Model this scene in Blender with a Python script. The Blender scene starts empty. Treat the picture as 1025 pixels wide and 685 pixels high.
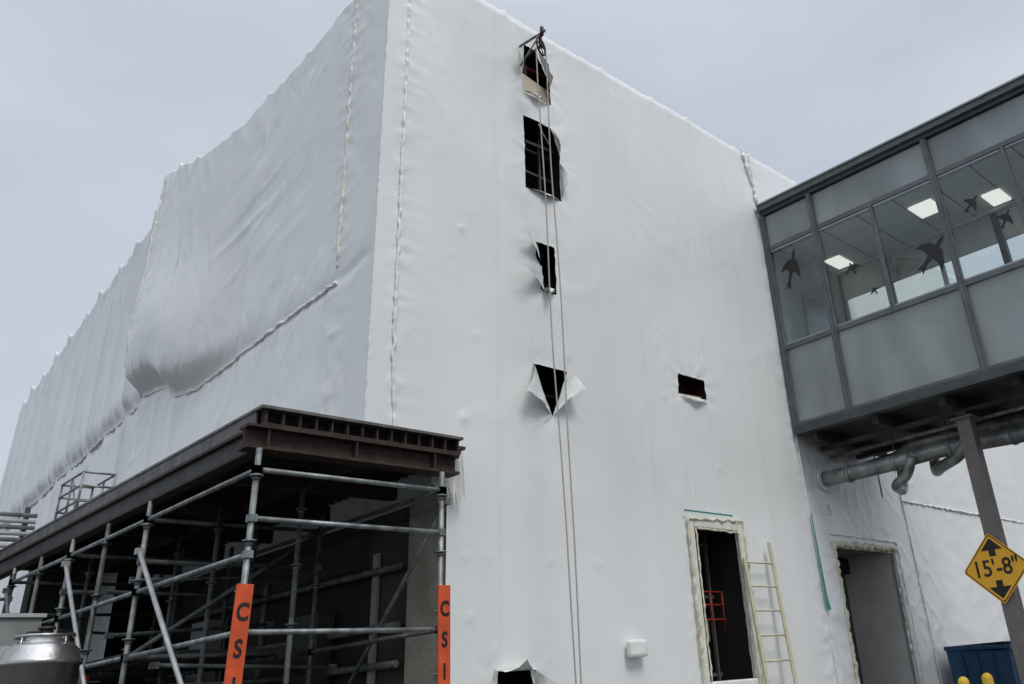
import bpy, math, random
from mathutils import Vector, Matrix, noise
random.seed(7)
S=bpy.context.scene
# ------------------------------------------------------------------ camera
cam=bpy.data.cameras.new("camera"); co=bpy.data.objects.new("camera",cam); S.collection.objects.link(co)
ex=Vector((902,354,870)).normalized(); ey=Vector((-1043,519,870)); ey=(ey-ex*ey.dot(ex)).normalized()
ez=ex.cross(ey)
if ez.y>0: ez=-ez
R=Vector((ex.x,ey.x,ez.x)); D=Vector((ex.y,ey.y,ez.y)); F=Vector((ex.z,ey.z,ez.z))
M=Matrix(((R.x,-D.x,-F.x,0),(R.y,-D.y,-F.y,0),(R.z,-D.z,-F.z,1.6),(0,0,0,1)))
co.matrix_world=M
cam.sensor_width=36; cam.lens=870/1025*36
cam.shift_x=(512.5-629)/1025; cam.shift_y=-(342.5-261)/1025
cam.clip_end=2000; cam.clip_start=.05
S.camera=co
S.view_settings.view_transform='Standard'; S.view_settings.look='None'; S.view_settings.exposure=0

# ------------------------------------------------------------------ world
w=bpy.data.worlds.new("World"); S.world=w; w.use_nodes=True
nt=w.node_tree; N=nt.nodes; L=nt.links; N.clear()
out=N.new('ShaderNodeOutputWorld'); bg=N.new('ShaderNodeBackground')
sky=N.new('ShaderNodeTexSky'); sky.sky_type='NISHITA'; sky.sun_disc=False
SUNV=Vector((-0.14,-0.84,1.10)).normalized()
sky.sun_elevation=math.asin(SUNV.z); sky.sun_rotation=math.atan2(SUNV.x,SUNV.y)
sky.dust_density=3
tc=N.new('ShaderNodeTexCoord')
sc=N.new('ShaderNodeVectorMath'); sc.operation='SCALE'; sc.inputs['Scale'].default_value=0.09
L.new(sky.outputs[0],sc.inputs[0])
mp=N.new('ShaderNodeMapping'); mp.inputs['Scale'].default_value=(1.2,1.2,3.0)
L.new(tc.outputs['Generated'],mp.inputs[0])
nz=N.new('ShaderNodeTexNoise'); nz.inputs['Scale'].default_value=1.6; nz.inputs['Detail'].default_value=5; nz.inputs['Roughness'].default_value=.45
L.new(mp.outputs[0],nz.inputs['Vector'])
cr=N.new('ShaderNodeValToRGB'); cr.color_ramp.elements[0].position=.3; cr.color_ramp.elements[1].position=.7
cr.color_ramp.elements[0].color=(.52,.58,.69,1); cr.color_ramp.elements[1].color=(.72,.76,.83,1)
L.new(nz.outputs['Fac'],cr.inputs[0])
sp=N.new('ShaderNodeSeparateXYZ'); L.new(tc.outputs['Generated'],sp.inputs[0])
mr=N.new('ShaderNodeMapRange'); mr.inputs['From Min'].default_value=.68; mr.inputs['From Max'].default_value=1.0
mr.inputs['To Min'].default_value=1.0; mr.inputs['To Max'].default_value=3.5
L.new(sp.outputs['Z'],mr.inputs[0])
sc2=N.new('ShaderNodeVectorMath'); sc2.operation='SCALE'; L.new(cr.outputs[0],sc2.inputs[0]); L.new(mr.outputs[0],sc2.inputs['Scale'])
mx=N.new('ShaderNodeMix'); mx.data_type='RGBA'; mx.inputs[0].default_value=.88
L.new(sc.outputs[0],mx.inputs[6]); L.new(sc2.outputs[0],mx.inputs[7])
L.new(mx.outputs[2],bg.inputs[0]); bg.inputs[1].default_value=1.0
L.new(bg.outputs[0],out.inputs[0])
sl=bpy.data.lights.new("sun",'SUN'); sl.energy=1.4; sl.angle=math.radians(20); sl.color=(1,.96,.90)
so=bpy.data.objects.new("sun",sl); S.collection.objects.link(so)
so.rotation_euler=SUNV.to_track_quat('Z','Y').to_euler(); so.location=(0,0,30)

# ------------------------------------------------------------------ materials
def mat(name,col,rough=.6,metal=0,var=.12,nscale=3.0,bump=.0,bscale=30,stretch=(1,1,1),col2=None,thr=(.35,.7)):
    m=bpy.data.materials.new(name); m.use_nodes=True; n=m.node_tree.nodes; l=m.node_tree.links
    p=n['Principled BSDF']; p.inputs['Roughness'].default_value=rough; p.inputs['Metallic'].default_value=metal
    t=n.new('ShaderNodeTexCoord'); mp=n.new('ShaderNodeMapping'); mp.inputs['Scale'].default_value=stretch
    l.new(t.outputs['Object'],mp.inputs[0])
    a=n.new('ShaderNodeTexNoise'); a.inputs['Scale'].default_value=nscale; a.inputs['Detail'].default_value=6
    l.new(mp.outputs[0],a.inputs['Vector'])
    r=n.new('ShaderNodeValToRGB'); r.color_ramp.elements[0].position=thr[0]; r.color_ramp.elements[1].position=thr[1]
    c2=col2 if col2 else tuple(min(1,c*(1+var)) for c in col)
    c1=col if col2 else tuple(c*(1-var) for c in col)
    r.color_ramp.elements[0].color=(*c1,1); r.color_ramp.elements[1].color=(*c2,1)
    l.new(a.outputs['Fac'],r.inputs[0]); l.new(r.outputs[0],p.inputs['Base Color'])
    if bump>0:
        b=n.new('ShaderNodeBump'); b.inputs['Strength'].default_value=bump; b.inputs['Distance'].default_value=.01
        c=n.new('ShaderNodeTexNoise'); c.inputs['Scale'].default_value=bscale; c.inputs['Detail'].default_value=4
        l.new(mp.outputs[0],c.inputs['Vector']); l.new(c.outputs['Fac'],b.inputs['Height']); l.new(b.outputs[0],p.inputs['Normal'])
    return m
def wrapmat(name,base=(.80,.815,.80),dirt=(.71,.725,.71),k=1.0,lo=.46,hi=.60):
    m=bpy.data.materials.new(name); m.use_nodes=True; n=m.node_tree.nodes; l=m.node_tree.links
    p=n['Principled BSDF']
    uv=n.new('ShaderNodeUVMap')
    def nz(scale,sx,sy,det=4,dist=0,rot=0):
        mp=n.new('ShaderNodeMapping'); mp.inputs['Scale'].default_value=(sx,sy,1); mp.inputs['Rotation'].default_value=(0,0,rot); l.new(uv.outputs[0],mp.inputs[0])
        a=n.new('ShaderNodeTexNoise'); a.inputs['Scale'].default_value=scale; a.inputs['Detail'].default_value=det; a.inputs['Distortion'].default_value=dist
        l.new(mp.outputs[0],a.inputs['Vector']); return a.outputs['Fac']
    def math_(op,a,b=None,c=None):
        k=n.new('ShaderNodeMath'); k.operation=op
        for i,x in enumerate((a,b,c)):
            if x is None: continue
            if isinstance(x,(int,float)): k.inputs[i].default_value=x
            else: l.new(x,k.inputs[i])
        return k.outputs[0]
    def mask(x,lo,hi):
        q=n.new('ShaderNodeMapRange'); q.interpolation_type='SMOOTHSTEP'; l.new(x,q.inputs[0]); q.inputs['From Min'].default_value=lo; q.inputs['From Max'].default_value=hi; return q.outputs[0]
    def ridge(x,s=9): return math_('SUBTRACT',1,math_('MINIMUM',1,math_('MULTIPLY',math_('ABSOLUTE',math_('SUBTRACT',x,.5)),s)))
    r=n.new('ShaderNodeValToRGB'); r.color_ramp.elements[0].position=.30; r.color_ramp.elements[1].position=.60
    r.color_ramp.elements[0].color=(*dirt,1); r.color_ramp.elements[1].color=(*base,1)
    f=math_('MULTIPLY_ADD',nz(1,1.0,.30,4,.4),.45,math_('MULTIPLY',nz(1,.35,.35,3),.55)); l.new(f,r.inputs[0])
    sx=n.new('ShaderNodeSeparateXYZ'); l.new(uv.outputs[0],sx.inputs[0])
    fr=math_('FRACT',math_('DIVIDE',sx.outputs[0],2.47))
    ln=math_('LESS_THAN',math_('ABSOLUTE',math_('SUBTRACT',fr,.35)),.012)
    mxx=n.new('ShaderNodeMix'); mxx.data_type='RGBA'; mxx.blend_type='MULTIPLY'
    l.new(math_('MULTIPLY',ln,.6),mxx.inputs[0]); l.new(r.outputs[0],mxx.inputs[6]); mxx.inputs[7].default_value=(.94,.95,.94,1)
    l.new(mxx.outputs[2],p.inputs['Base Color'])
    h=math_('MULTIPLY',nz(1,2.0,.3,2,.6),.5*k)
    m1=mask(nz(1,.7,.5,2),lo,hi); m2=mask(nz(1,.55,.8,2,0,.9),lo+.01,hi)
    h=math_('ADD',h,math_('MULTIPLY',math_('MULTIPLY',ridge(nz(1,2.8,.8,1,.3),6),m1),.40*k))
    h=math_('ADD',h,math_('MULTIPLY',math_('MULTIPLY',ridge(nz(1,3.2,1.0,1,.4,.75),6),m2),.36*k))
    h=math_('ADD',h,math_('MULTIPLY',math_('MULTIPLY',ridge(nz(1,3.8,1.2,1,.4,-.6),6),m2),.26*k))
    h=math_('ADD',h,math_('MULTIPLY',nz(1,14,10,2,.8),.07))
    h=math_('ADD',h,math_('MULTIPLY',math_('LESS_THAN',math_('ABSOLUTE',math_('SUBTRACT',fr,.35)),.02),.03))
    b=n.new('ShaderNodeBump'); b.inputs['Strength'].default_value=.85; b.inputs['Distance'].default_value=.02
    l.new(h,b.inputs['Height']); l.new(b.outputs[0],p.inputs['Normal'])
    rr=n.new('ShaderNodeMapRange'); l.new(nz(1,1,1,3),rr.inputs[0]); rr.inputs['To Min'].default_value=.16; rr.inputs['To Max'].default_value=.36
    l.new(rr.outputs[0],p.inputs['Roughness'])
    return m
WRAP=wrapmat("shrink_wrap",k=.5,lo=.50,hi=.64); WRAPS=wrapmat("shrink_wrap_side",k=.85,lo=.48,hi=.62)
WRAPF=wrapmat("shrink_wrap_darker",base=(.76,.775,.77),dirt=(.66,.68,.68),k=.9)  # lower base colour than the other walls, for the far wing
TAPE=mat("seam_tape",(.78,.79,.76),.4,var=.06,nscale=9,bump=.6,bscale=25)
FLAP=mat("cut_wrap_shaded",(.70,.72,.70),.45,var=.10,nscale=5,bump=.5,bscale=9)  # shading of the folded flaps is put into a darker base colour
TAPEY=mat("seam_tape_aged",(.66,.65,.56),.5,var=.08,nscale=9,bump=.6,bscale=25,col2=(.80,.80,.75))
FOAM=mat("foam_sealant",(.56,.51,.34),.8,nscale=10,bump=1,bscale=30,col2=(.78,.76,.66))
TEAL=mat("teal_tape",(.02,.24,.22),.5)
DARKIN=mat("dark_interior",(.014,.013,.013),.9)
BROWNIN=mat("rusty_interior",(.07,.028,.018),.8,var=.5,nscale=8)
CREAM=mat("plywood_board",(.55,.47,.36),.7)
GLASSD=mat("dark_glass",(.012,.014,.018),.08)
FRAMEG=mat("window_frame",(.10,.10,.10),.5)
RED=mat("red_paint",(.30,.03,.02),.5)
RUST=mat("rusty_steel",(.028,.018,.014),.75,.2,nscale=10,bump=.6,bscale=40,col2=(.062,.035,.027))
DECK=mat("steel_deck",(.045,.045,.043),.6,.3,var=.4,nscale=4)
EDGE=mat("canopy_edge",(.13,.125,.12),.6,.3,var=.35,nscale=8)
GALV=mat("galvanised_steel",(.24,.26,.255),.5,.45,var=.4,nscale=9,bump=.3)
GALVD=mat("galvanised_steel_dark",(.12,.13,.125),.6,.4,var=.45,nscale=9,bump=.3)  # darker steel tone for inner tubes and secondary fittings
ALU=mat("aluminium_brace",(.36,.37,.37),.5,.4,var=.2,nscale=9)
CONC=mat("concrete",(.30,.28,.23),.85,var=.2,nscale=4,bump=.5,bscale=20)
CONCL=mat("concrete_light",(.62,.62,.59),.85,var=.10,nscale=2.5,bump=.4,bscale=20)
CONCD=mat("concrete_shaded",(.040,.040,.034),.9,var=.35,nscale=2,bump=.4)  # dimness under the canopy is put into this dark colour
ORANGE=mat("orange_board",(.62,.085,.02),.6,var=.18,nscale=7)
BLACK=mat("black_paint",(.008,.008,.008),.6,var=.2)
YEL=mat("sign_yellow",(.80,.42,.02),.4,var=.05)
YELB=mat("bollard_yellow",(.75,.50,.03),.5)
LADY=mat("fibreglass_ladder",(.60,.56,.40),.5,var=.12,nscale=12)
PANEL=mat("walkway_panel",(.26,.29,.29),.55,.05,var=.2,nscale=1.4,bump=.15,bscale=5,stretch=(1,1,.45))
FRAME=mat("walkway_frame",(.11,.125,.128),.5,.15,var=.2,nscale=5)
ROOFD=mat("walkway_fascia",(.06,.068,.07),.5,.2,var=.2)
FLASH=mat("roof_flashing",(.30,.33,.36),.4,.5)
CEIL=mat("ceiling_tile",(.72,.73,.70),.8,var=.05)
ENDW=mat("walkway_end_wall",(.40,.42,.41),.8,var=.08)
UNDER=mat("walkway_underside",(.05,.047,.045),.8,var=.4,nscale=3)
POLE=mat("column_paint",(.17,.145,.135),.6,var=.15,nscale=6,bump=.2)
PIPE=mat("insulated_pipe_jacket",(.30,.31,.30),.45,.4,var=.4,nscale=5,bump=.9,bscale=12)
ROPE=mat("rope",(.42,.38,.33),.9,nscale=60)
BLUE=mat("blue_steel",(.012,.06,.14),.5,var=.25,nscale=5)
STEEL=mat("stainless_steel",(.45,.44,.42),.3,.9,var=.2,nscale=5,bump=.2)
GREY=mat("grey_enclosure",(.26,.27,.27),.6,var=.15,nscale=3)
WHITEP=mat("white_painted_metal",(.50,.51,.50),.5)
ASPH=mat("asphalt",(.05,.05,.05),.9,var=.25,nscale=5,bump=.6,bscale=80)
PAVE=mat("pavement_concrete",(.30,.29,.27),.9,var=.15,nscale=3,bump=.3)
def glassmat():
    m=bpy.data.materials.new("window_glass"); m.use_nodes=True; n=m.node_tree.nodes; l=m.node_tree.links; n.clear()
    o=n.new('ShaderNodeOutputMaterial'); t=n.new('ShaderNodeBsdfTransparent'); t.inputs[0].default_value=(.84,.89,.88,1)
    g=n.new('ShaderNodeBsdfGlossy'); g.inputs['Roughness'].default_value=.02; g.inputs['Color'].default_value=(.9,.95,1,1)
    f=n.new('ShaderNodeFresnel'); f.inputs[0].default_value=1.42
    nz=n.new('ShaderNodeTexNoise'); nz.inputs['Scale'].default_value=.7; b=n.new('ShaderNodeBump'); b.inputs['Strength'].default_value=.01
    tcx=n.new('ShaderNodeTexCoord'); l.new(tcx.outputs['Object'],nz.inputs['Vector'])
    l.new(nz.outputs['Fac'],b.inputs['Height']); l.new(b.outputs[0],g.inputs['Normal'])
    x=n.new('ShaderNodeMixShader'); l.new(f.outputs[0],x.inputs[0]); l.new(t.outputs[0],x.inputs[1]); l.new(g.outputs[0],x.inputs[2]); l.new(x.outputs[0],o.inputs[0])
    return m
GLASS=glassmat()
LAMP=bpy.data.materials.new("fluorescent_lamp"); LAMP.use_nodes=True
LAMP.node_tree.nodes['Principled BSDF'].inputs['Emission Color'].default_value=(1,.98,.93,1)
LAMP.node_tree.nodes['Principled BSDF'].inputs['Emission Strength'].default_value=.8

# ------------------------------------------------------------------ builder
class B:
    def __init__(s): s.v=[];s.f=[];s.m=[];s.sm=[];s.mats=[]
    def mi(s,m):
        if m not in s.mats: s.mats.append(m)
        return s.mats.index(m)
    def add(s,vs,fs,m,smooth=False):
        o=len(s.v); s.v+= [tuple(x) for x in vs]; k=s.mi(m)
        for f in fs: s.f.append([i+o for i in f]); s.m.append(k); s.sm.append(smooth)
    def box(s,x0,x1,y0,y1,z0,z1,m):
        vs=[(x0,y0,z0),(x1,y0,z0),(x1,y1,z0),(x0,y1,z0),(x0,y0,z1),(x1,y0,z1),(x1,y1,z1),(x0,y1,z1)]
        s.add(vs,[(0,3,2,1),(4,5,6,7),(0,1,5,4),(1,2,6,5),(2,3,7,6),(3,0,4,7)],m)
    def bar(s,p,q,wd,ht,m,up=(0,0,1)):
        p=Vector(p);q=Vector(q);d=(q-p).normalized();u=Vector(up)
        if abs(d.dot(u))>.99: u=Vector((0,1,0))
        a=d.cross(u).normalized();b=a.cross(d)
        vs=[];
        for c in (p,q):
            for i,j in ((-1,-1),(1,-1),(1,1),(-1,1)): vs.append(c+a*i*wd/2+b*j*ht/2)
        s.add(vs,[(0,1,2,3),(7,6,5,4),(0,4,5,1),(1,5,6,2),(2,6,7,3),(3,7,4,0)],m)
    def tube(s,pts,r,m,seg=10,cap=True):
        pts=[Vector(p) for p in pts]; n=len(pts); vs=[]; 
        rs=r if isinstance(r,(list,tuple)) else [r]*n
        prev=None
        for i,p in enumerate(pts):
            d=(pts[min(i+1,n-1)]-pts[max(i-1,0)]).normalized()
            if prev is None:
                u=Vector((0,0,1)) if abs(d.z)<.9 else Vector((0,1,0)); a=d.cross(u).normalized()
            else: a=(prev-d*prev.dot(d)).normalized()
            prev=a; b=d.cross(a)
            for k in range(seg):
                t=2*math.pi*k/seg; vs.append(p+(a*math.cos(t)+b*math.sin(t))*rs[i])
        fs=[]
        for i in range(n-1):
            for k in range(seg):
                fs.append((i*seg+k,i*seg+(k+1)%seg,(i+1)*seg+(k+1)%seg,(i+1)*seg+k))
        s.add(vs,fs,m,True)
        if cap:
            o=len(s.v)-len(vs); k=s.mi(m)
            s.f.append([o+i for i in range(seg)][::-1]); s.m.append(k); s.sm.append(False)
            s.f.append([o+(n-1)*seg+i for i in range(seg)]); s.m.append(k); s.sm.append(False)
    def poly(s,pts,m): s.add(pts,[tuple(range(len(pts)))],m)
    def build(s,name,parent=None,bevel=0):
        me=bpy.data.meshes.new(name); me.from_pydata(s.v,[],s.f)
        for m in s.mats: me.materials.append(m)
        me.polygons.foreach_set('material_index',s.m); me.polygons.foreach_set('use_smooth',s.sm); me.update()
        o=bpy.data.objects.new(name,me); S.collection.objects.link(o)
        if parent: o.parent=parent
        if bevel:
            b=o.modifiers.new('bevel','BEVEL'); b.width=bevel; b.segments=2; b.limit_method='ANGLE'
        return o
def empty(name):
    o=bpy.data.objects.new(name,None); S.collection.objects.link(o); return o
def text(body,size,loc,xa,ya,m,parent,name,bold=0,ext=.002,align='CENTER',sx=1):
    c=bpy.data.curves.new(name,'FONT'); c.body=body; c.size=size; c.align_x=align; c.align_y='CENTER'; c.offset=bold; c.extrude=ext
    o=bpy.data.objects.new(name,c); S.collection.objects.link(o)
    xa=Vector(xa);ya=Vector(ya);za=xa.cross(ya); xs=xa*sx
    mw=Matrix(((xs.x,ya.x,za.x,loc[0]),(xs.y,ya.y,za.y,loc[1]),(xs.z,ya.z,za.z,loc[2]),(0,0,0,1)))
    bpy.context.view_layer.update()
    dg=bpy.context.evaluated_depsgraph_get(); me=bpy.data.meshes.new_from_object(o.evaluated_get(dg)); me.transform(mw)
    bpy.data.objects.remove(o)
    o=bpy.data.objects.new(name,me); S.collection.objects.link(o); me.materials.clear(); me.materials.append(m); o.parent=parent
    return o
def nn(a,b,c=0): return noise.noise(Vector((a,b,c)))
def sm(t): t=max(0,min(1,t)); return t*t*(3-2*t)
def rdg(x,s=6): return max(0,1-s*abs(x))

# ------------------------------------------------------------------ ground
g=B(); g.box(-900,900,-900,900,-.2,0,ASPH); g.build("ground")
g=B(); g.box(5.4,12,6.0,7.25,0,.13,PAVE); g.build("pavement",bevel=.01)

# ------------------------------------------------------------------ building
BLD=empty("shrink_wrapped_building")
Y0=7.29; ZT=10.24
def wr(u,v,s,amp=1.0):
    m=sm(nn(u*.45,v*.45,s+9)*1.8+.4)
    wp=nn(u*.8,v*.6,s+3)
    a=.006*nn(u*2.2+wp*1.5,v*.35,s)
    r1=rdg(nn(u*2.2+wp*1.6,v*.6+u*.5,s+5),6)
    r2=rdg(nn(u*1.9+v*1.5+wp*1.2,v*.7-u*.6,s+15),6)
    c=.035*nn(u*.5,v*.3,s+7)
    return amp*(a-.007*m*r1*sm(nn(u*.6,v*.6,s+20)*2+.3)-.007*(1-m)*r2*sm(nn(u*.7,v*.7,s+22)*2))+c
def lines(a,b,step,extra=()):
    n=max(1,int(round((b-a)/step))); xs=[a+(b-a)*i/n for i in range(n+1)]
    for e in extra:
        if a<e<b:
            k=min(range(1,len(xs)-1),key=lambda i:abs(xs[i]-e)); xs[k]=e
    return sorted(xs)
def grid(name,us,vs,f,holes,m,parent):
    V=[];UV=[];nu=len(us);nv=len(vs)
    for v in vs:
        for u in us:
            V.append(f(u,v)); UV.append((u,V[-1][2]))
    Fc=[]
    for j in range(nv-1):
        cv=(vs[j]+vs[j+1])/2
        for i in range(nu-1):
            cu=(us[i]+us[i+1])/2
            if any(h[0]<cu<h[1] and h[2]<cv<h[3] for h in holes): continue
            a=j*nu+i; Fc.append((a,a+1,a+nu+1,a+nu))
    me=bpy.data.meshes.new(name); me.from_pydata(V,[],Fc); me.materials.append(m)
    uvl=me.uv_layers.new(name="UVMap")
    for lp in me.loops: uvl.data[lp.index].uv=UV[lp.vertex_index]
    me.polygons.foreach_set('use_smooth',[True]*len(me.polygons)); me.update()
    o=bpy.data.objects.new(name,me); S.collection.objects.link(o); o.parent=parent; return o
holes=[(6.28,6.80,9.02,9.86),(6.29,6.90,7.48,8.62),(6.40,6.74,6.08,6.74),(6.34,6.87,4.50,5.10),(5.75,6.25,1.2,1.86),
       (8.96,9.58,5.20,5.50),(8.91,9.83,1.62,3.40),(12.3,14.1,-.1,3.32),(4.0,5.16,-.1,3.92)]
def edges(i,t):
    if i==0: return (6.28+.05*sm((t-.6)/.4),6.80-.22*sm((t-.40)/.6))
    if i==1: return (6.29,6.90-.12*sm((t-.76)/.24)-.012*math.sin(t*7))
    if i==2: return (6.42+.08*sm((.72-t)/.3),6.74)
    if i==3: return (6.60-.26*max(.03,t)**.9,6.60+.27*max(.03,t)**.9)
    if i==4: return (5.75+.03*math.sin(t*7),6.25-.06*sm((t-.6)/.4))
    if i==5: return (8.96+.03*t,9.58-.02*t)
def warp(u,v):
    for i in range(6):
        x0,x1,z0,z1=holes[i]; F_=.28
        if x0-F_<u<x1+F_ and z0-.2<v<z1+.2:
            t=(v-z0)/(z1-z0); k=1.0
            if t<0: k=1-(z0-v)/.2; t=0
            if t>1: k=1-(v-z1)/.2; t=1
            a,c=edges(i,t); j=.006*nn(v*12,i*3.1,1); a+=j; c-=j
            da=(a-x0)*k; dc=(c-x1)*k
            if u<x0: u+=da*(u-x0+F_)/F_
            elif u>x1: u+=dc*(x1+F_-u)/F_
            else: q=(u-x0)/(x1-x0); u+=da*(1-q)+dc*q
            break
    return u
pokes=[(random.uniform(4.7,11.5),random.uniform(2,9.8),random.uniform(.004,.011)) for _ in range(22)]
pokes+=[(5.35,4.3,.022),(5.3,6.55,.02),(5.45,2.35,.018),(5.4,2.9,.014),(6.5,2.9,.014),(7.2,2.9,.014),(11.5,8.9,.02)]
topb=[6.0,7.9,9.05,9.95,11.3,13.2]
def fr(u,v):
    y=wr(u,v,1.3,.6)
    for a,b,c in pokes:
        d=(u-a)**2+(v-b)**2
        if d<.05: y-=c*math.exp(-d/.0014)
    for sx in (4.5,11.66):
        k=math.exp(-abs(u-sx)/.16)
        if k>.02: y+=.007*k*nn(u*9,v*5,4)-.012*k*rdg(nn(u*1.2,v*4.2,14))
    if v>ZT-1.3: y-=.010*math.exp(-(ZT-v)/.35)*rdg(nn(u*4.5,v*.6,31))
    if u>11.75 and v<5.2: y-=.012*rdg(nn(u*2.6+v,v*2.2-u*.8,41))*sm((u-11.75)/.2)
    y*=sm((u-4.2)/.25) if u<4.5 else 1
    z=v
    if v>ZT-.6:
        z+=(v-ZT+.6)/.6*sum(.045*math.exp(-((u-t)/.06)**2) for t in topb)+(v-ZT+.6)/.6*.02*nn(u*1.3,0,3)*sm((u-4.2)/.3)
    if v>ZT: y+=(v-ZT)*3.5; z=z-(v-ZT)
    if v>ZT-.08 and v<=ZT: y+=.015
    for h in holes[:8]:
        dx=max(h[0]-u,0,u-h[1]); dz=max(h[2]-v,0,v-h[3]); d=math.hypot(dx,dz)
        if d<.35:
            ang=math.atan2(v-(h[2]+h[3])/2,u-(h[0]+h[1])/2)
            y+=.008*max(0,1-d/.2)*(1+nn(u*7,v*7,6)*1.2)-.012*(1-d/.35)*rdg(nn(ang*3.2,h[0],h[2]))
    return (warp(u,v),Y0+y,z)
us=lines(4.2,15.5,.042,[h[i] for h in holes for i in (0,1)]); vs=lines(0,ZT,.042,[h[i] for h in holes for i in (2,3)])+[ZT+.02,ZT+.07]
grid("end_wall_wrap",us,vs,fr,holes,WRAP,BLD)
grid("end_wall_wrap_extension",lines(15.5,27,.12),vs[::2],fr,holes,WRAP,BLD)
# long side, near section
YB=13.80
prof=[(7.25,10.24),(8.3,9.95),(9.3,9.76),(10.33,9.64),(11.2,9.48),(12.3,9.52),(13.2,9.78),(YB,9.94)]
def interp(p,x):
    if x<=p[0][0]: return p[0][1]
    for a,b in zip(p,p[1:]):
        if x<=b[0]:
            t=(x-a[0])/(b[0]-a[0]); t=t*t*(3-2*t)*.5+t*.5; return a[1]+(b[1]-a[1])*t
    return p[-1][1]
seamp=[(7.2,5.95),(8.0,5.83),(10,5.72),(11.7,5.62),(12.3,5.70),(12.8,5.98),(YB,6.08)]
nb=[9.3,10.33,11.3,12.35,13.1]
def fl(u,v):
    zt=interp(prof,u)+sum(.05*math.exp(-((u-t)/.06)**2) for t in nb)
    vv=min(v,1.0); z=3.85+(zt-3.85)*vv
    zs=interp(seamp,u)
    x=wr(u,z,21.7,1.5)
    for t in (9.3,10.33,11.3,12.35,13.1): x-=.016*math.exp(-abs(u-t)/.09)
    if z>zs:
        h=(z-zs); H=zt-zs
        g=1-math.exp(-(h/.20)**2)
        P_=sm((u-9.2)/4.0)
        lo=math.exp(-((h-.9)/.9)**2)
        x-=g*(.015+.20*P_)+g*lo*.14*sm((u-10.4)/1.8)*sm((YB+.5-u)/.9)
        x-=.020*math.exp(-h/.42)*g*rdg(nn(u*2.8+h*1.6,h*.8,8),5)
        x-=.016*math.exp(-(H-h)/.45)*rdg(nn(u*2.8-h*.9,h*.6,18),5)
    else:
        h=zs-z; x-=.014*math.exp(-h/.3)*rdg(nn(u*2.8-h*1.4,h*.8,28),5)
    k=math.exp(-((z-zs)/.07)**2); x+=.014*k+.008*k*nn(u*8,z*8,2)
    k=math.exp(-abs(u-8.05)/.16); x+=.008*k*nn(u*9,z*6,4)-.016*k*rdg(nn(u*1.4,z*4.2,24))
    k=math.exp(-abs(u-YB)/.35); x-=.018*k*rdg(nn(u*2.2,z*2.6+u,34))
    # fan of tension creases under the middle of the sheet
    d=math.hypot(u-10.4,z-7.6)
    if d<1.3: x-=.020*(1-d/1.3)*rdg(nn((u-10.4)*1.0+(z-7.6)*2.6,(u-10.4)*.5,51),4)
    x*=sm((u-7.29)/.25) if u<7.6 else 1
    if v>1: x+=(v-1)*6
    return (4.2+x,u,z)
us=lines(7.29,YB,.04); vs=lines(0,1,.0066)+[1.006,1.05]
grid("side_wall_wrap",us,vs,fl,[],WRAPS,BLD)
def freturn(u,v):
    z=6.0+(9.95-6.0)*v
    p=fl(YB,(z-3.85)/(9.96-3.85)); q=4.62
    return (p[0]+(q-p[0])*u,YB+.1*u,z)
grid("side_wall_return",[0,.33,.66,1],lines(0,1,.03),freturn,[],WRAPS,BLD)
# far wing (turned about 5 degrees)
fb=[14.75+1.30*i+random.uniform(-.2,.2) for i in range(10)]
def ff(u,v):
    zt=9.84-.02*(u-14.1)+sum(.06*math.exp(-((u-t)/.09)**2) for t in fb)+.05*nn(u*.9,1,1)
    zt-=.10*abs(math.sin((u-fb[0])*math.pi/1.3))
    vv=min(v,1.0); z=zt*vv
    x=4.34+.0842*(u-14.1)+wr(u,z,33.1,1.6)
    for t in fb: x-=.05*math.exp(-abs(u-t)/.12)
    k=math.exp(-((z-6.12)/.1)**2); x+=.03*k+.02*k*nn(u*7,z*7,2)
    x-=.03*math.exp(-abs(z-6.12)/.4)*rdg(nn(u*2.0,z*.8,44),5)
    x-=.03*math.exp(-(zt-z)/.6)*rdg(nn(u*2.0+z,z*.5,48),5)
    if z>6.12: x-=.09*(1-math.exp(-((z-6.12)/.2)**2))
    if v>1: x+=(v-1)*6
    return (x,u,z)
grid("far_wing_wrap",lines(YB,27.0,.06),lines(0,1,.0078)+[1.006,1.05],ff,[],WRAPF,BLD)
bb=B()
bb.box(5.44,27,27.0,27.05,0,9.4,WHITEP)
bb.box(4.6,27,7.6,14.1,9.2,9.28,WHITEP); bb.box(5.7,27,14.1,27,9.1,9.18,WHITEP)
bb.build("roof_deck",BLD)
def seam(path,r,m,name,jit=.012,step=.04,seed=0,flat=None):
    P=[]
    for a,b in zip(path,path[1:]):
        a=Vector(a);b=Vector(b);n=max(2,int((b-a).length/step))
        for i in range(n): P.append(a+(b-a)*i/n)
    P.append(Vector(path[-1])); Q=[];rs=[]
    for i,p in enumerate(P):
        Q.append(p+Vector((nn(i*.35,seed,1),nn(i*.35,seed,2),nn(i*.35,seed,3)))*jit*2); rs.append(r*(1+.9*nn(i*.7,seed,5)))
    b=B(); b.tube(Q,rs,m,8); b.build(name,BLD)
seam([(4.47,7.283,ZT-i*.5) for i in range(12)]+[(4.53,7.283,3.95)],.019,TAPE,"corner_seam_front",seed=1,jit=.010)
seam([fl(8.05,1-i*.05) for i in range(14)],.021,TAPEY,"corner_seam_side",seed=2,jit=.012)
sp_=[]
for i in range(60):
    u=8.05+i*.095; zs=interp(seamp,u); p=fl(u,(zs-3.85)/(interp(prof,u)-3.85)); sp_.append((p[0]-.008,u,zs))
seam(sp_,.022,TAPE,"side_seam",seed=3,jit=.010)
seam([fl(YB-.02,.37+i*.07) for i in range(10)],.018,TAPE,"side_end_seam",seed=23,jit=.010)
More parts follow.
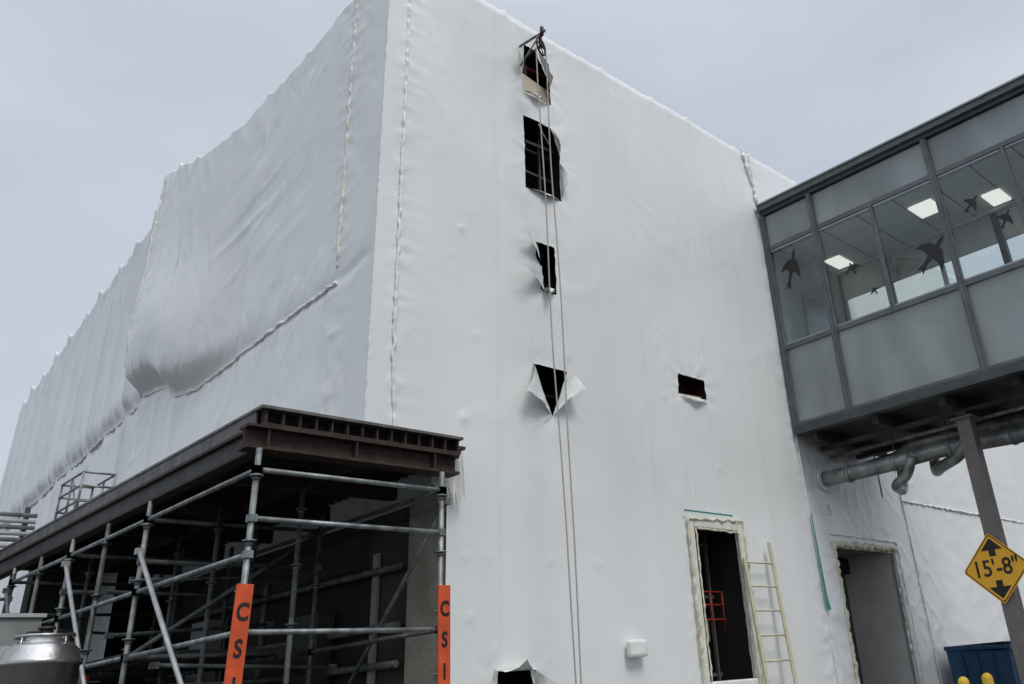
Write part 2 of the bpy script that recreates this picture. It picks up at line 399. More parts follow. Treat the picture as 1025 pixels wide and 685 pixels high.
seam([(4.345+.0842*(y-14.1),y,6.12+.03*math.sin(y*2)) for y in [YB+.6*i for i in range(21)]],.026,TAPE,"far_wing_seam",seed=4,jit=.015)
seam([(11.66,7.275,ZT),(11.68,7.275,8.9),(11.7,7.275,6),(11.74,7.275,3.0),(11.8,7.275,0)],.014,TAPE,"end_wall_seam",seed=5,jit=.008)
seam([(11.45,7.27,ZT+.03),(11.5,7.265,9.9),(11.62,7.265,9.55),(11.66,7.27,9.2)],.026,TAPE,"end_wall_seam_patch",seed=15,jit=.025)
seam([(14.8,7.27,5.0),(14.85,7.27,3),(14.9,7.27,0)],.013,TAPE,"extension_seam_vertical",seed=6)
seam([(14.8+i,7.27,4.24) for i in range(12)],.016,TAPE,"extension_seam_horizontal",seed=7)
seam([(4.2,7.292,ZT),(4.2,7.292,7),(4.2,7.292,3.95)],.009,TAPE,"corner_edge",seed=8,jit=.003)
seam([(12.27,7.265,0),(12.27,7.265,3.35)],.028,FOAM,"door_foam_jamb",seed=9,jit=.015)
seam([(12.25,7.255,3.37),(14.15,7.255,3.38)],.045,FOAM,"door_foam_head",seed=19,jit=.018)
seam([(14.13,7.26,3.36),(14.13,7.26,0)],.026,TAPEY,"door_foam_jamb_far",seed=29,jit=.015)
seam([(14.3,7.26,0),(14.28,7.26,3.5),(12.2,7.26,3.52)],.014,TAPE,"door_tape",seed=10,jit=.012)
b=B()
for a in ((8.80,8.91,1.50,3.52),(9.83,9.94,1.50,3.52)): b.box(a[0],a[1],7.235,7.30,a[2],a[3],TAPEY)
b.box(8.91,9.83,7.238,7.30,3.40,3.52,TAPEY); b.box(8.91,9.83,7.21,7.30,1.50,1.62,TAPE)
b.build("window_surround",BLD,bevel=.02)
seam([(8.80,7.235,1.5),(8.79,7.235,3.5),(9.94,7.235,3.54),(9.95,7.235,1.5)],.018,FOAM,"window_foam",seed=11,jit=.014)
seam([(8.93,7.235,1.62),(8.93,7.235,3.39),(9.82,7.235,3.38),(9.82,7.235,1.62)],.012,FOAM,"window_foam_inner",seed=12,jit=.008)
b=B()
b.add([(11.68,7.225,3.78),(11.71,7.225,3.78),(11.77,7.225,2.6),(11.82,7.225,2.42),(11.71,7.225,2.42),(11.70,7.225,2.7)],[(0,5,4,3,2,1)],TEAL)
b.box(8.72,9.72,7.215,7.225,3.585,3.605,TEAL); b.build("teal_tape_marks",BLD)
text("5",.24,(12.22,7.215,3.86),(1,0,0),(0,0,1),GREY,BLD,"chalk_mark",bold=-.004,ext=.001)
b=B()
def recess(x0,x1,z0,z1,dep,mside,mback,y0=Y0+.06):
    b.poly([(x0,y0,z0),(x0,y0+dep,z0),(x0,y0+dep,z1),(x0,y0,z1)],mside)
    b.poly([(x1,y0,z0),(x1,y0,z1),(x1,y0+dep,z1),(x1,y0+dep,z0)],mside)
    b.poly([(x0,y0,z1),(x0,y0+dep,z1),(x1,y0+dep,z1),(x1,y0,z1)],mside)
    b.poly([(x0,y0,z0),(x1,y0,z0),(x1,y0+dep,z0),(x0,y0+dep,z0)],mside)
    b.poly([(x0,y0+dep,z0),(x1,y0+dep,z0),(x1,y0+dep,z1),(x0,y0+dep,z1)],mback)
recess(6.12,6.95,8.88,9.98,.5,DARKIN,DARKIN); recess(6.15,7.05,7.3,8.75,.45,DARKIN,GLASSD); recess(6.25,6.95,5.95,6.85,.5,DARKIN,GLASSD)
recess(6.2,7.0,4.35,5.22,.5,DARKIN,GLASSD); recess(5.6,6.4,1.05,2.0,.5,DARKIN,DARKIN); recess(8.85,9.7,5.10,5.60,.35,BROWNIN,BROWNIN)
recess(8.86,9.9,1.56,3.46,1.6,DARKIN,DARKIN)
b.poly([(6.14,7.37,8.95),(6.93,7.39,8.95),(6.93,7.44,9.38),(6.14,7.42,9.50)],CREAM)
b.bar((6.2,7.55,9.70),(6.9,7.55,9.74),.03,.04,RED); b.bar((6.5,7.5,9.45),(6.5,7.5,9.95),.05,.05,RUST)
for z in (7.62,7.98,8.34): b.box(6.18,7.02,7.60,7.63,z,z+.03,FRAMEG)
for x in (6.42,6.78): b.box(x,x+.03,7.57,7.597,7.32,8.72,FRAMEG)
b.bar((6.28,7.42,8.30),(6.95,7.44,8.36),.03,.045,RUST)
b.box(6.3,6.9,7.60,7.63,6.36,6.39,FRAMEG); b.box(6.3,6.92,7.6,7.63,4.86,4.89,FRAMEG)
b.bar((9.0,7.42,5.22),(9.56,7.42,5.25),.05,.05,CREAM)
for x in (8.98,9.36,9.72): b.box(x,x+.035,7.75,7.79,1.6,3.42,FRAMEG)
for z in (1.68,2.62,3.28): b.box(8.9,9.85,7.79,7.83,z,z+.04,FRAMEG)
for z in (2.34,2.52,2.68): b.tube([(9.0,7.62,z),(9.84,7.62,z)],.012,RED,8)
for x in (9.08,9.3,9.55,9.8): b.tube([(x,7.62,2.2),(x,7.62,2.68)],.010,RED,8)
b.box(9.45,9.8,7.9,8.0,2.1,2.36,WHITEP)
b.box(14.1,14.3,7.36,8.25,0,3.36,CONCL); b.box(12.1,12.3,7.36,8.35,0,3.36,CONC); b.box(12.3,14.1,7.36,8.35,3.36,3.5,CONC)
b.box(14.16,14.3,8.35,10.5,0,3.3,DARKIN); b.box(12,14.3,10.5,10.6,0,3.4,DARKIN); b.box(12.5,14.3,8.35,10.5,3.3,3.4,DARKIN); b.box(12.16,12.3,8.35,10.5,0,3.3,DARKIN)
b.box(13.9,14.1,8.26,8.32,0,3.3,FRAMEG); b.box(12.35,14.05,8.1,8.2,3.1,3.34,DARKIN)
b.build("openings",BLD)
# flaps
b=B()
def flap(h0,h1,tip,m=FLAP,n=7,bulge=.05):
    h0=Vector(h0);h1=Vector(h1);tip=Vector(tip);nr=((h1-h0).cross(tip-h0)).normalized()
    if nr.y>0: nr=-nr
    vs=[];ids={}
    for i in range(n+1):
        for j in range(n+1-i):
            a=i/n;c=j/n;p=h0*(1-a-c)+h1*a+tip*c
            p=p+nr*bulge*math.sin(math.pi*min(1,c))+nr*.018*nn(a*5,c*5,h0.z); ids[(i,j)]=len(vs);vs.append(p)
    fs=[]
    for i in range(n):
        for j in range(n-i):
            fs.append((ids[(i,j)],ids[(i+1,j)],ids[(i,j+1)]))
            if i+j<n-1: fs.append((ids[(i+1,j)],ids[(i+1,j+1)],ids[(i,j+1)]))
    b.add(vs,fs,m,True)
y=7.29
flap((6.34,y,5.11),(6.58,y,4.52),(6.06,y-.20,4.67),bulge=.04); flap((6.87,y,5.11),(6.62,y,4.52),(6.95,y-.22,4.85))
flap((6.43,y,6.76),(6.52,y,6.42),(6.08,y-.16,6.72),bulge=.04); flap((6.52,y,6.42),(6.54,y,6.08),(6.02,y-.22,6.20),bulge=.04); flap((6.72,y,6.10),(6.50,y,6.08),(6.50,y-.18,5.98))
flap((6.58,y,9.84),(6.80,y,9.35),(6.66,y-.14,9.46)); flap((6.28,y,9.80),(6.28,y,9.3),(6.06,y-.18,9.5)); flap((6.30,y,9.03),(6.80,y,9.03),(6.5,y-.10,8.95),bulge=.02)
flap((6.78,y,8.62),(6.90,y,8.2),(6.84,y-.10,8.36),bulge=.02); flap((6.90,y,8.1),(6.90,y,7.50),(6.98,y-.16,7.8)); flap((6.30,y,7.49),(6.9,y,7.49),(6.6,y-.1,7.42),bulge=.02)
flap((5.74,y,1.9),(5.74,y,1.4),(5.50,y-.2,1.72)); flap((5.74,y,1.87),(6.26,y,1.87),(5.94,y-.24,1.94)); flap((6.22,y,1.87),(6.26,y,1.4),(6.40,y-.2,1.70))
flap((8.95,y,5.2),(9.6,y,5.19),(9.3,y-.07,5.13),bulge=.01)
b.build("cut_wrap_flaps",BLD)
b=B(); b.box(7.52,7.80,7.17,7.26,1.92,2.10,TAPE); b.build("small_wrap_flap",BLD,bevel=.03)  # small cut flap of wrap, shaped as a bevelled box
b=B()
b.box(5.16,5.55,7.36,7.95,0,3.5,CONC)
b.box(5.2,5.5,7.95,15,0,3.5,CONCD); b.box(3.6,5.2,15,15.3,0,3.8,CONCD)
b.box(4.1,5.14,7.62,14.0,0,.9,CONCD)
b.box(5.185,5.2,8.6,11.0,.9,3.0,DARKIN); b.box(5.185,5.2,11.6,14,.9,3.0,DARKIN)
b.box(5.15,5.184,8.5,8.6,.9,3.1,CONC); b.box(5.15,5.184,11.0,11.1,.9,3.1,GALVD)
for z in (2.0,2.35,2.9): b.tube([(5.1,8.0,z),(5.1,14.5,z+.05)],.035,GALVD,8)
b.box(4.95,5.14,9.3,9.8,1.9,2.6,DECK); b.box(4.9,5.14,12,12.5,1.5,2.8,GREY)
b.build("loading_dock",BLD)
b=B()
for i in range(16):
    x=4.92+i*.022; b.add([(x,7.24,3.98),(x+.03,7.22,3.98),(x+.025,7.17+random.uniform(-.02,.03),3.5+random.uniform(-.3,.2)),(x,7.22,3.55)],[(0,1,2,3)],TAPE,True)
b.build("wrap_skirt",BLD)

# ------------------------------------------------------------------ canopy
b=B()
x0,x1,ya,yb=3.05,5.02,6.90,15.2
b.box(x0-.03,x1+.02,ya-.03,yb,3.915,3.94,EDGE)
b.box(x0+.05,x1,ya+.10,ya+.13,3.79,3.915,DARKIN)
nst=13
for i in range(nst+1):
    x=x0+.02+(x1-x0-.05)*i/nst; b.box(x,x+.018,ya,ya+.098,3.797,3.913,RUST)
b.box(x0,x1,ya-.02,ya+.1,3.775,3.795,RUST)
b.box(x0-.12,x1-.02,ya-.03,ya+.15,3.750,3.773,RUST); b.box(x0-.12,x1-.02,ya+.05,ya+.07,3.60,3.75,RUST); b.box(x0-.12,x1-.02,ya-.03,ya+.15,3.575,3.60,RUST)
for x in (3.1,3.9,4.72): b.box(x,x+.015,ya-.02,ya+.05,3.60,3.75,RUST)
b.box(x0-.02,x0,ya+.1,yb,3.80,3.913,EDGE); b.box(x0-.02,x0+.07,ya+.16,yb,3.775,3.798,RUST)
b.box(x0+.02,x0+.04,ya+.16,yb,3.60,3.773,DECK); b.box(x0-.03,x0+.09,ya+.16,yb,3.575,3.598,RUST)
yy=ya+.2
while yy<yb: b.box(x0+.1,5.16,yy,yy+.07,3.80,3.87,DECK); yy+=.15
b.box(x0+.1,5.19,ya+.14,yb,3.875,3.905,DECK)
for yj in (8.2,9.6,11,12.4,13.8): b.box(x0+.1,5.16,yj,yj+.10,3.60,3.79,RUST)
b.box(4.1,4.14,ya+.16,yb,3.62,3.78,RUST)
can=empty("steel_canopy"); b.build("canopy_frame",can)

# ------------------------------------------------------------------ scaffolding
b=B()
def post(x,y,z0,z1,m=GALV):
    b.tube([(x,y,z0),(x,y,z1)],.024,m,12)
    z=.35
    while z<z1:
        if z>z0: b.tube([(x,y,z-.006),(x,y,z+.006)],.055,m,8); b.tube([(x,y,z-.035),(x,y,z-.008)],.031,m,8)
        z+=.5
def tb(p,q,m=GALV,r=.021):
    b.tube([p,q],r,m,10)
    for e in (p,q): e=Vector(e); b.box(e.x-.032,e.x+.032,e.y-.032,e.y+.032,e.z-.028,e.z+.028,m)
SX=(3.03,4.79); SY=(6.86,9.1,11.3,13.5)
for y_ in SY:
    for x_ in SX: post(x_,y_,0,3.57,GALV if x_<4 or y_<7 else GALVD)
    for z_ in (1.2,2.2,3.02,3.4): tb((SX[0],y_,z_),(SX[1],y_,z_),GALV if y_<7 else GALVD)
    b.box(SX[0]-.08,SX[0]+.08,y_-.08,y_+.08,0,.015,GALVD); b.box(SX[1]-.08,SX[1]+.08,y_-.08,y_+.08,0,.015,GALVD)
for a,c in zip(SY,SY[1:]):
    for z_ in (1.2,2.2,2.75,3.4):
        tb((SX[0],a,z_),(SX[0],c,z_)); 
        if z_!=2.75: tb((SX[1],a,z_),(SX[1],c,z_),GALVD)
tb((2.98,9.05,3.1),(2.98,6.9,1.25),ALU); tb((2.98,11.25,3.3),(2.98,9.1,1.25),ALU); tb((2.98,11.3,1.2),(2.98,13.5,3.3),GALVD)
tb((4.84,9.1,1.2),(4.84,6.86,3.3),GALVD); tb((3.03,9.05,2.2),(4.79,9.05,3.4),GALVD)
for x_,y_ in ((3.7,9.1),(3.9,10.6),(4.2,11.3),(3.5,12.2),(3.95,7.9),(3.4,10.2),(4.4,9.8),(3.03,10.2),(3.03,12.4)): post(x_,y_,0,3.55,GALVD)
for k in range(14):
    y_=8.6+k*.42; z_=random.choice((1.7,1.95,2.1,2.45,2.9)); tb((3.1,y_,z_),(4.8,y_+random.uniform(-.3,.3),z_+random.uniform(-.2,.2)),GALVD,.018)
for x_ in (2.45,3.03):
    for y_ in (13.5,15.7): post(x_,y_,0,3.5,GALVD)
for z_ in (1.2,2.2,2.7,3.2):
    tb((2.45,13.5,z_),(2.45,15.7,z_),GALV)
    for y_ in (13.5,15.7): tb((2.45,y_,z_),(3.03,y_,z_),GALV)
tb((2.45,13.5,1.3),(2.45,15.7,3.2),GALV)
for i in range(4): b.box(3.12+i*.4,3.48+i*.4,9.2,13.4,2.22,2.26,CONCD)
b.tube([(3.06,10.2,1.95),(3.06,10.2,2.12)],.035,RED,10)
sca=empty("scaffolding"); b.build("tubes",sca)

def board(x,y,z0,z1,tilt):
    p=empty("scaffold_sign_board"); q=B(); q.box(-.062,.062,-.012,.012,-(z1-z0),0,ORANGE)
    for z in (-.05,-(z1-z0)/2): q.tube([(-.07,.02,z),(.07,.02,z)],.006,GALVD,6)
    q.build("board",p,bevel=.003)
    for ch,dz in (("C",-.20),("S",-.45),("I",-.70)):
        text(ch,.17,(0,-.0145,dz),(1,0,0),(0,0,1),BLACK,p,"letter_"+ch.lower(),bold=.005,ext=.001,sx=.8)
    p.location=(x,y,z1); p.rotation_euler=(0,math.radians(tilt),0)
board(3.02,6.815,1.2,2.53,1.0); board(4.80,6.815,1.2,2.56,-1.0)

# ------------------------------------------------------------------ enclosed walkway
WK=empty("enclosed_walkway"); XW=11.7; XE=14.1; yE=-13.0
posts=[7.22,6.25]+[4.13-2.12*i for i in range(9)]
b=B()
b.box(XW,XW+.06,yE,7.24,5.12,6.38,PANEL); b.box(XW,XW+.06,yE,7.24,8.29,8.88,PANEL)
b.box(XE-.06,XE,yE,7.24,5.12,6.38,PANEL); b.box(XE-.06,XE,yE,7.24,7.90,8.88,CEIL)
b.build("wall_panels",WK)
b=B()
for k,p in enumerate(posts):
    b.box(XW-.05,XW-.002,p-.05,p+.05,5.0,8.9,FRAME); b.box(XW-.065,XW-.052,p-.02,p+.02,5.0,8.9,FRAME)
    b.box(XE-.12,XE+.04,p-.05,p+.05,5.0,8.9,FRAME)
mids=[5.22]+[3.07-2.12*i for i in range(8)]
for p in mids:
    b.box(XW-.035,XW+.04,p-.03,p+.03,6.46,8.21,FRAME); b.box(XE-.09,XE+.02,p-.03,p+.03,6.46,7.88,WHITEP)
for z0,z1 in ((6.38,6.46),(8.21,8.29)):
    b.box(XW-.03,XW+.07,yE,7.24,z0,z1,FRAME)
b.box(XE-.08,XE+.03,yE,7.24,6.38,6.46,WHITEP)
b.box(XW-.04,XW-.003,yE,7.24,5.12,5.17,FRAME)
ys=sorted(posts+mids)
for a,c in zip(ys,ys[1:]):
    b.box(XW-.015,XW+.015,a+.04,c-.04,8.17,8.208,FLASH); b.box(XW-.015,XW+.015,a+.04,c-.04,6.462,6.49,FLASH)
b.build("frame",WK,bevel=.004)
b=B()
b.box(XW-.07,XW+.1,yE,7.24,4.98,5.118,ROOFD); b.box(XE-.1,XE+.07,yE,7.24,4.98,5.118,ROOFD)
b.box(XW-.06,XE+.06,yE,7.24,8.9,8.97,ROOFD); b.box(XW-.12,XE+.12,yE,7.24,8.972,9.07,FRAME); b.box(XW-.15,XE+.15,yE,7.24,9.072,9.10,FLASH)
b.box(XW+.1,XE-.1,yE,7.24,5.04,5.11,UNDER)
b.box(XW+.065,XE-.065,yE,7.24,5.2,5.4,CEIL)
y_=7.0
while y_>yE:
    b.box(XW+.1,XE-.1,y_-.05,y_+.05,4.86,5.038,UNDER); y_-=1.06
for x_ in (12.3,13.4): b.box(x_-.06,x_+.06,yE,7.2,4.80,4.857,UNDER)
b.build("roof_and_floor",WK)
b=B()
b.box(XW+.07,XE-.07,yE,7.22,8.40,8.45,CEIL)
for i in range(10):
    y_=6.84-i*1.5
    if i%2: b.box(12.6,13.1,y_-.75,y_-.35,8.37,8.398,LAMP)
    else: b.box(13.2,13.7,y_-.15,y_+.15,8.37,8.398,LAMP)
b.box(XW+.07,XE-.07,7.2,7.23,5.4,8.4,ENDW)
b.box(12.5,13.4,7.17,7.198,5.4,7.6,FLASH)
for i in range(30): b.box(XW+.07,XE-.07,7.0-i*.66,7.012-i*.66,8.392,8.399,FRAMEG)
b.tube([(13.5,2.0,8.2),(13.5,7.1,8.2)],.03,WHITEP,8)
b.build("interior",WK)
b=B()
b.poly([(XW+.02,yE,6.46),(XW+.02,7.2,6.46),(XW+.02,7.2,8.21),(XW+.02,yE,8.21)],GLASS)
b.poly([(XE-.03,yE,6.46),(XE-.03,7.2,6.46),(XE-.03,7.2,7.9),(XE-.03,yE,7.9)],GLASS)
b.build("glazing",WK)
bird=[(0,.5),(.05,.42),(.07,.25),(.2,.22),(.42,.02),(.5,-.16),(.3,-.06),(.09,-.03),(.06,-.2),(.12,-.42),(0,-.34),(-.1,-.42),(-.05,-.2),(-.07,-.02),(-.3,.02),(-.48,-.05),(-.42,.1),(-.2,.24),(-.06,.25),(-.05,.42)]
def addbird(y,z,s,rot,wsc=1.0):
    c,sn=math.cos(rot),math.sin(rot); pts=[]
    for px,py in bird:
        px*=wsc; a=(px*c-py*sn)*s; d=(px*sn+py*c)*s; pts.append((XW+.010,y-a,z+d))
    b.poly(pts,BLACK)
b=B()
addbird(6.85,7.71,.80,-.35,.5); addbird(4.48,7.03,.70,-.85,.85); addbird(5.74,7.31,.26,.3); addbird(5.46,6.82,.17,.5)
addbird(3.72,7.56,.34,-.9,.8); addbird(3.32,7.13,.34,-.6,.8); addbird(1.4,7.5,.5,.4); addbird(-.8,7.1,.3,.4)
b.build("bird_decals",WK)

b=B(); cx,cy=12.28,4.8
b.box(cx-.09,cx+.09,cy-.10,cy-.085,0,4.70,POLE); b.box(cx-.09,cx+.09,cy+.085,cy+.10,0,4.70,POLE); b.box(cx-.008,cx+.008,cy-.085,cy+.085,0,4.70,POLE)
b.box(cx-.105,cx-.092,cy-.1,cy+.1,0,4.7,POLE)
b.box(cx-.16,cx+.16,cy-.16,cy+.16,4.70,4.725,POLE); b.box(cx-.14,13.9,cy-.08,cy+.08,4.727,4.797,UNDER)
b.box(cx-.2,cx+.2,cy-.2,cy+.2,0,.03,POLE)
b.build("support_column")
b=B(); b.box(cx-.09,cx+.09,-10.1,-9.9,0,4.758,POLE); b.box(cx-.2,cx+.2,-10.2,-9.8,0,.03,POLE); b.box(cx-.14,cx+.14,-10.14,-9.86,4.76,4.797,POLE); b.build("support_column")

# sign
SG=empty("height_clearance_sign"); sx=cx-.135; sy,szz=4.84,2.68; h=.455
def diamond(bx,x,hh,r,m,th):
    pts=[]
    for k in range(4):
        a=math.pi/2*k; cxy=(math.cos(a)*(hh-r*1.414),math.sin(a)*(hh-r*1.414))
        for t in (-1,-.5,0,.5,1): aa=a+t*math.pi/4; pts.append((cxy[0]+math.cos(aa)*r,cxy[1]+math.sin(aa)*r))
    n=len(pts); vs=[(x,sy-p[0],szz+p[1]) for p in pts]+[(x+th,sy-p[0],szz+p[1]) for p in pts]
    bx.add(vs,[tuple(range(n)),tuple(range(2*n-1,n-1,-1))]+[(i,(i+1)%n,n+(i+1)%n,n+i) for i in range(n)],m)
b=B(); diamond(b,sx,h,.045,YEL,.004); diamond(b,sx-.0015,h-.018,.04,BLACK,.001); diamond(b,sx-.003,h-.036,.036,YEL,.001)
def tri(pts): b.poly([(sx-.0045,sy-p[0],szz+p[1]) for p in pts],BLACK)
for s_ in (1,-1):
    tri([(0,s_*.38),(.15,s_*.23),(.045,s_*.23),(.045,s_*.15),(-.045,s_*.15),(-.045,s_*.23),(-.15,s_*.23)])
b.tube([(sx+.005,sy,szz+.25),(sx+.04,sy,szz+.25)],.012,GALV,8); b.tube([(sx+.005,sy,szz-.25),(sx+.04,sy,szz-.25)],.012,GALV,8)
b.build("plate",SG)
text("15'-8\"",.29,(sx-.0055,sy,szz),(0,-1,0),(0,0,1),BLACK,SG,"lettering",bold=.0035,ext=.001,sx=.92)

PP=empty("overhead_pipework"); b=B()
def bend(pts,r=.2,n=6):
    pts=[Vector(p) for p in pts]; o=[pts[0]]
    for a,c,d in zip(pts,pts[1:],pts[2:]):
        p=c+(a-c).normalized()*min(r,(a-c).length*.45); q=c+(d-c).normalized()*min(r,(d-c).length*.45)
        for i in range(n+1): t=i/n; o.append(p*(1-t)**2+c*2*t*(1-t)+q*t*t)
    o.append(pts[-1]); return o
b.tube(bend([(12.3,7.27,4.36),(12.2,6.75,4.33),(12.35,6.3,4.36),(12.6,5.3,4.45),(12.9,4.2,4.45),(12.9,-12,4.45)]),.115,PIPE,14)
b.tube(bend([(13.4,7.2,4.62),(13.1,6.3,4.60),(12.75,5.9,4.66),(12.9,4.9,4.68),(13.2,3,4.68),(13.2,-12,4.68)]),.10,PIPE,14)
b.tube(bend([(12.35,5.75,4.4),(12.4,5.9,4.15),(12.7,6.3,4.10),(13.4,6.5,4.12),(13.5,6.5,4.7)]),.075,PIPE,12)
b.tube(bend([(12.55,4.95,4.47),(12.62,5.15,4.30),(12.9,5.6,4.26),(13.4,5.9,4.3),(13.5,5.9,4.8)]),.085,PIPE,12)
b.tube(bend([(12.5,7.2,4.72),(12.5,2,4.72),(12.5,-12,4.72)]),.03,GALV,8)
for p in ((12.22,6.75,4.33),(12.42,6.05,4.38),(12.62,5.25,4.45),(12.85,4.4,4.45)):
    b.tube([(p[0],p[1]-.03,p[2]),(p[0],p[1]+.03,p[2])],.13,GALV,14)
    b.tube([(p[0],p[1],p[2]+.1),(p[0],p[1],4.86)],.008,GALVD,6)
b.tube([(12.3,7.24,4.36),(12.3,7.27,4.36)],.19,TAPE,16)
b.tube([(13.9,7.15,4.2),(13.9,7.15,4.9)],.012,GALVD,6)
b.build("pipes",PP)

# ------------------------------------------------------------------ ladder
b=B()
b.bar((9.86,7.0,0),(9.80,7.18,3.05),.025,.06,LADY,up=(1,0,0)); b.bar((10.42,6.98,0),(10.42,7.18,3.28),.025,.06,LADY,up=(1,0,0))
z=.3
while z<3.2:
    t=z/3.05; b.tube([(9.86-.06*t,7.0+.18*t,z),(10.42,6.98+.19*t,z)],.013,LADY,8); z+=.30
b.build("ladder")

# ------------------------------------------------------------------ rope & pulley
RP=empty("rope_pulley"); b=B(); c=Vector((6.11,6.70,9.30)); xr=Vector((.93,.36,0)).normalized()
ring=[c+(xr*math.cos(t)+Vector((0,0,1))*math.sin(t))*.12 for t in [2*math.pi*i/28 for i in range(29)]]
b.tube(ring,.014,BLACK,8,cap=False)
for i in range(5):
    t=2*math.pi*i/5+.3; b.tube([c,c+(xr*math.cos(t)+Vector((0,0,1))*math.sin(t))*.112],.007,BLACK,6)
b.tube([c-Vector((-.36,.93,0))*.03,c+Vector((-.36,.93,0))*.03],.022,RUST,8)
b.bar(c+Vector((-.02,-.03,0)),c+Vector((-.02,-.03,.19)),.03,.008,RUST); b.bar(c+Vector((.02,.03,0)),c+Vector((.0,.03,.19)),.03,.008,RUST)
b.tube([(6.10,6.60,9.50),(6.30,7.45,9.84)],.018,GALVD,10); b.tube([(6.10,6.70,9.50),(6.30,7.40,9.45)],.012,GALV,8)
b.tube([(6.10,6.66,9.46),(6.10,6.66,9.60)],.025,RUST,8); b.tube([(6.2,6.75,9.45),(6.35,7.35,9.60)],.012,RUST,8)
b.tube([(6.04,6.70,9.42),(6.18,6.70,9.64)],.010,GALV,8)
b.tube([(6.1,6.7,9.5),(6.1,6.7,9.47)],.035,RED,8)
def rope(pts,ph):
    P=[]
    for a,d in zip(pts,pts[1:]):
        a=Vector(a);d=Vector(d)
        for i in range(14):
            t=i/14; p=a.lerp(d,t); P.append(p+Vector((.008*math.sin(p.z*2+ph),.008*math.cos(p.z*1.4+ph),0)))
    P.append(Vector(pts[-1])); b.tube(P,.0085,ROPE,6)
rope([(6.0,6.66,9.30),(6.05,6.68,7.2),(6.12,6.7,5),(6.20,6.7,3),(6.27,6.7,.1)],0)
rope([(6.22,6.74,9.30),(6.25,6.73,7.2),(6.29,6.72,5),(6.30,6.7,3),(6.31,6.7,.1)],2)
b.tube([(6.0,6.68,8.0),(6.1,6.72,7.93),(6.25,6.74,7.78)],.007,ROPE,6)
b.tube([(6.27,6.7,.1),(6.33,6.6,.012),(6.5,6.5,.012),(6.4,6.3,.012),(6.2,6.45,.012),(6.31,6.7,.1)],.0085,ROPE,6)
b.build("rope_and_wheel",RP)

# ------------------------------------------------------------------ dumpster & bollards
b=B(); o_=1.85
b.add([(13.15+o_,6.15,.15),(15.4+o_,6.15,.15),(15.4+o_,7.05,.15),(13.15+o_,7.05,.15),(13.05+o_,6.05,1.72),(15.45+o_,6.05,1.72),(15.45+o_,7.1,1.80),(13.05+o_,7.1,1.80)],[(0,3,2,1),(4,5,6,7),(0,1,5,4),(1,2,6,5),(2,3,7,6),(3,0,4,7)],BLUE)
b.bar((13.0+o_,6.03,1.76),(15.5+o_,6.03,1.76),.06,.08,BLUE); b.bar((13.02+o_,6.06,1.77),(13.02+o_,7.1,1.82),.06,.06,BLUE)
for x in (13.3,13.8,14.3,14.8,15.25): b.bar((x+o_,6.10,.2),(x+o_,6.03,1.72),.06,.05,BLUE,up=(1,0,0))
for y_ in (6.35,6.6,6.85): b.bar((13.14+o_,y_,.2),(13.04+o_,y_,1.74),.05,.04,BLUE,up=(0,1,0))
b.box(13.04+o_,14.22+o_,6.1,7.12,1.822,1.85,BLACK); b.box(14.26+o_,15.46+o_,6.1,7.12,1.822,1.85,BLACK)
for x in (13.3,15.2): b.tube([(x+o_,6.3,.075),(x+.05+o_,6.3,.075)],.075,BLACK,14); b.tube([(x+o_,6.95,.075),(x+.05+o_,6.95,.075)],.075,BLACK,14)
b.build("dumpster",bevel=.008)
for (x,y_,h_) in ((11.75,5.45,1.44),(11.95,5.22,1.46)):
    b=B(); r=.07; P=[(x,y_,0),(x,y_,h_-.07)]; rs=[r,r]
    for i in range(1,6): a=i/5*math.pi/2; P.append((x,y_,h_-.07+.07*math.sin(a))); rs.append(max(.003,r*math.cos(a)))
    b.tube(P,rs,YELB,18); b.tube([(x,y_,0),(x,y_,.03)],.11,CONC,16); b.build("bollard")

# ------------------------------------------------------------------ left-hand equipment
b=B(); tx,ty=2.42,9.3; P=[];rs=[]; o_=.12
for z,r in ((.25,.30),(2.04,.30),(2.05,.318),(2.09,.318),(2.10,.30),(2.17,.28),(2.24,.20),(2.28,.11),(2.29,.03)): P.append((tx,ty,z+o_));rs.append(r)
b.tube(P,rs,STEEL,32)
for z in (.9,1.6,1.98): b.tube([(tx,ty,z),(tx,ty,z+.02)],.306,GALVD,32)
b.tube([(tx,ty,2.38),(tx,ty,2.46)],.05,DECK,12); b.tube([(tx-.17,ty-.05,2.30),(tx-.17,ty-.05,2.44),(tx-.02,ty,2.44)],.014,GALVD,8); b.tube([(tx,ty,2.46),(tx,ty,2.48)],.07,DECK,12)
b.tube([(tx+.16,ty-.1,2.3),(tx+.16,ty-.1,2.41)],.022,DECK,10); b.tube([(tx+.16,ty-.1,2.41),(tx+.16,ty-.1,2.42)],.045,DECK,10)
hr=[(tx+.22*math.cos(t),ty+.22*math.sin(t),2.40) for t in [2*math.pi*i/24 for i in range(25)]]
b.tube(hr,.012,STEEL,8,cap=False)
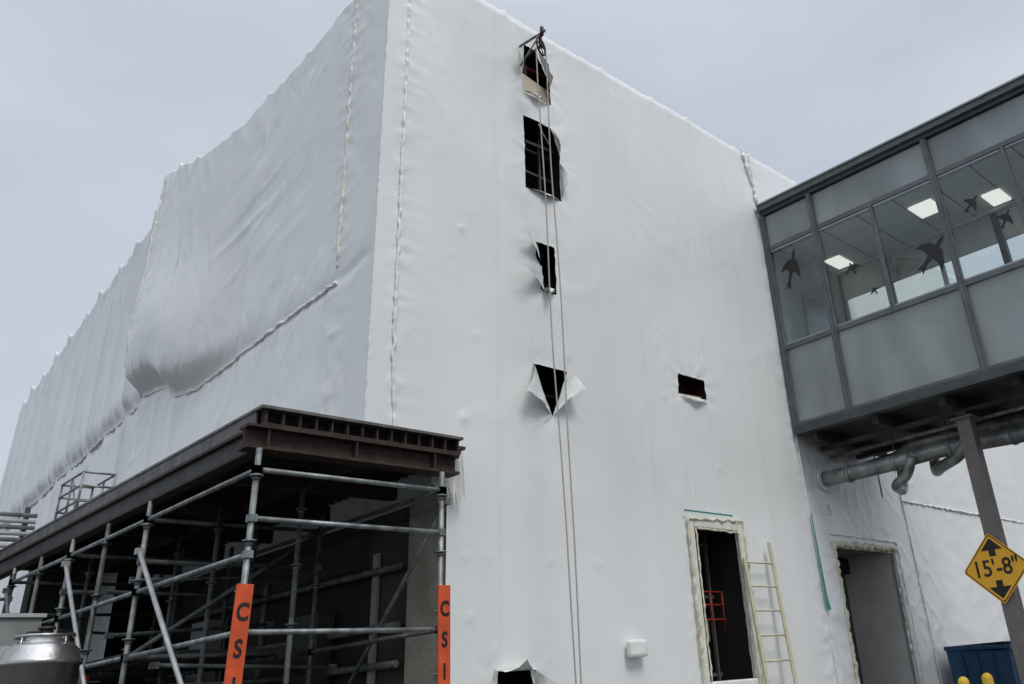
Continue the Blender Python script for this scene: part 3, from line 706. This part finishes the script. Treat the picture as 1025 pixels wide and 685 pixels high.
for i in range(4): t=2*math.pi*i/4+.5; b.tube([(tx+.22*math.cos(t),ty+.22*math.sin(t),2.40),(tx+.24*math.cos(t),ty+.24*math.sin(t),2.26)],.010,STEEL,6)
for a in (0,2.1,4.2): b.tube([(tx+.25*math.cos(a),ty+.25*math.sin(a),0),(tx+.25*math.cos(a),ty+.25*math.sin(a),.4)],.03,STEEL,8)
b.build("stainless_tank")
b=B(); b.box(1.75,2.93,11.5,12.3,0,2.78,GREY); b.box(1.72,2.96,11.47,12.33,2.782,2.82,WHITEP)
for i in range(8): b.box(1.85,2.4,11.485,11.498,2.1+i*.07,2.13+i*.07,FRAMEG)
b.box(2.5,2.51,11.485,11.498,.1,2.7,FRAMEG); b.box(2.6,2.8,11.48,11.498,2.3,2.5,WHITEP); b.tube([(2.0,12.0,2.82),(2.0,12.0,3.1),(1,12.0,3.1)],.04,GALV,10)
b.build("utility_cabinet",bevel=.006)
b=B()
for i in range(7): 
    z=3.98+i*.085; b.tube([(1.4,14.9,z),(3.46,14.9,z)],.03,WHITEP if i%2 else GALV,10)
for x in (1.6,2.6,3.35): b.bar((x,14.98,0),(x,14.98,4.62),.06,.06,GALVD)
b.box(1.4,3.40,15.02,15.06,3.9,4.0,GALVD)
b.build("pipe_rack")
b=B(); b.box(1.6,3.55,16.6,19,0,3.3,GREY); b.box(1.55,3.6,16.55,19.05,3.302,3.4,GALVD)
for i in range(12): b.box(1.7,3.45,16.57,16.595,.9+i*.19,.98+i*.19,FRAMEG)
for x in (2.1,3.0): b.tube([(x,17.7,3.4),(x,17.7,3.75)],.4,GALVD,20)
b.build("air_handling_unit")
b=B(); 
for x in (3.15,3.50):
    for y_ in (11.9,12.3,12.7): b.tube([(x,y_,3.94),(x,y_,4.46)],.014,GALV,8)
    for z in (4.12,4.30,4.46): b.tube([(x,11.9,z),(x,12.7,z)],.014,GALV,8)
for z in (4.12,4.30,4.46):
    for y_ in (11.9,12.7): b.tube([(3.15,y_,z),(3.50,y_,z)],.014,GALV,8)
b.tube([(3.15,11.9,3.95),(3.15,12.3,4.44)],.012,GALV,8)
b.build("roof_guard_rail")
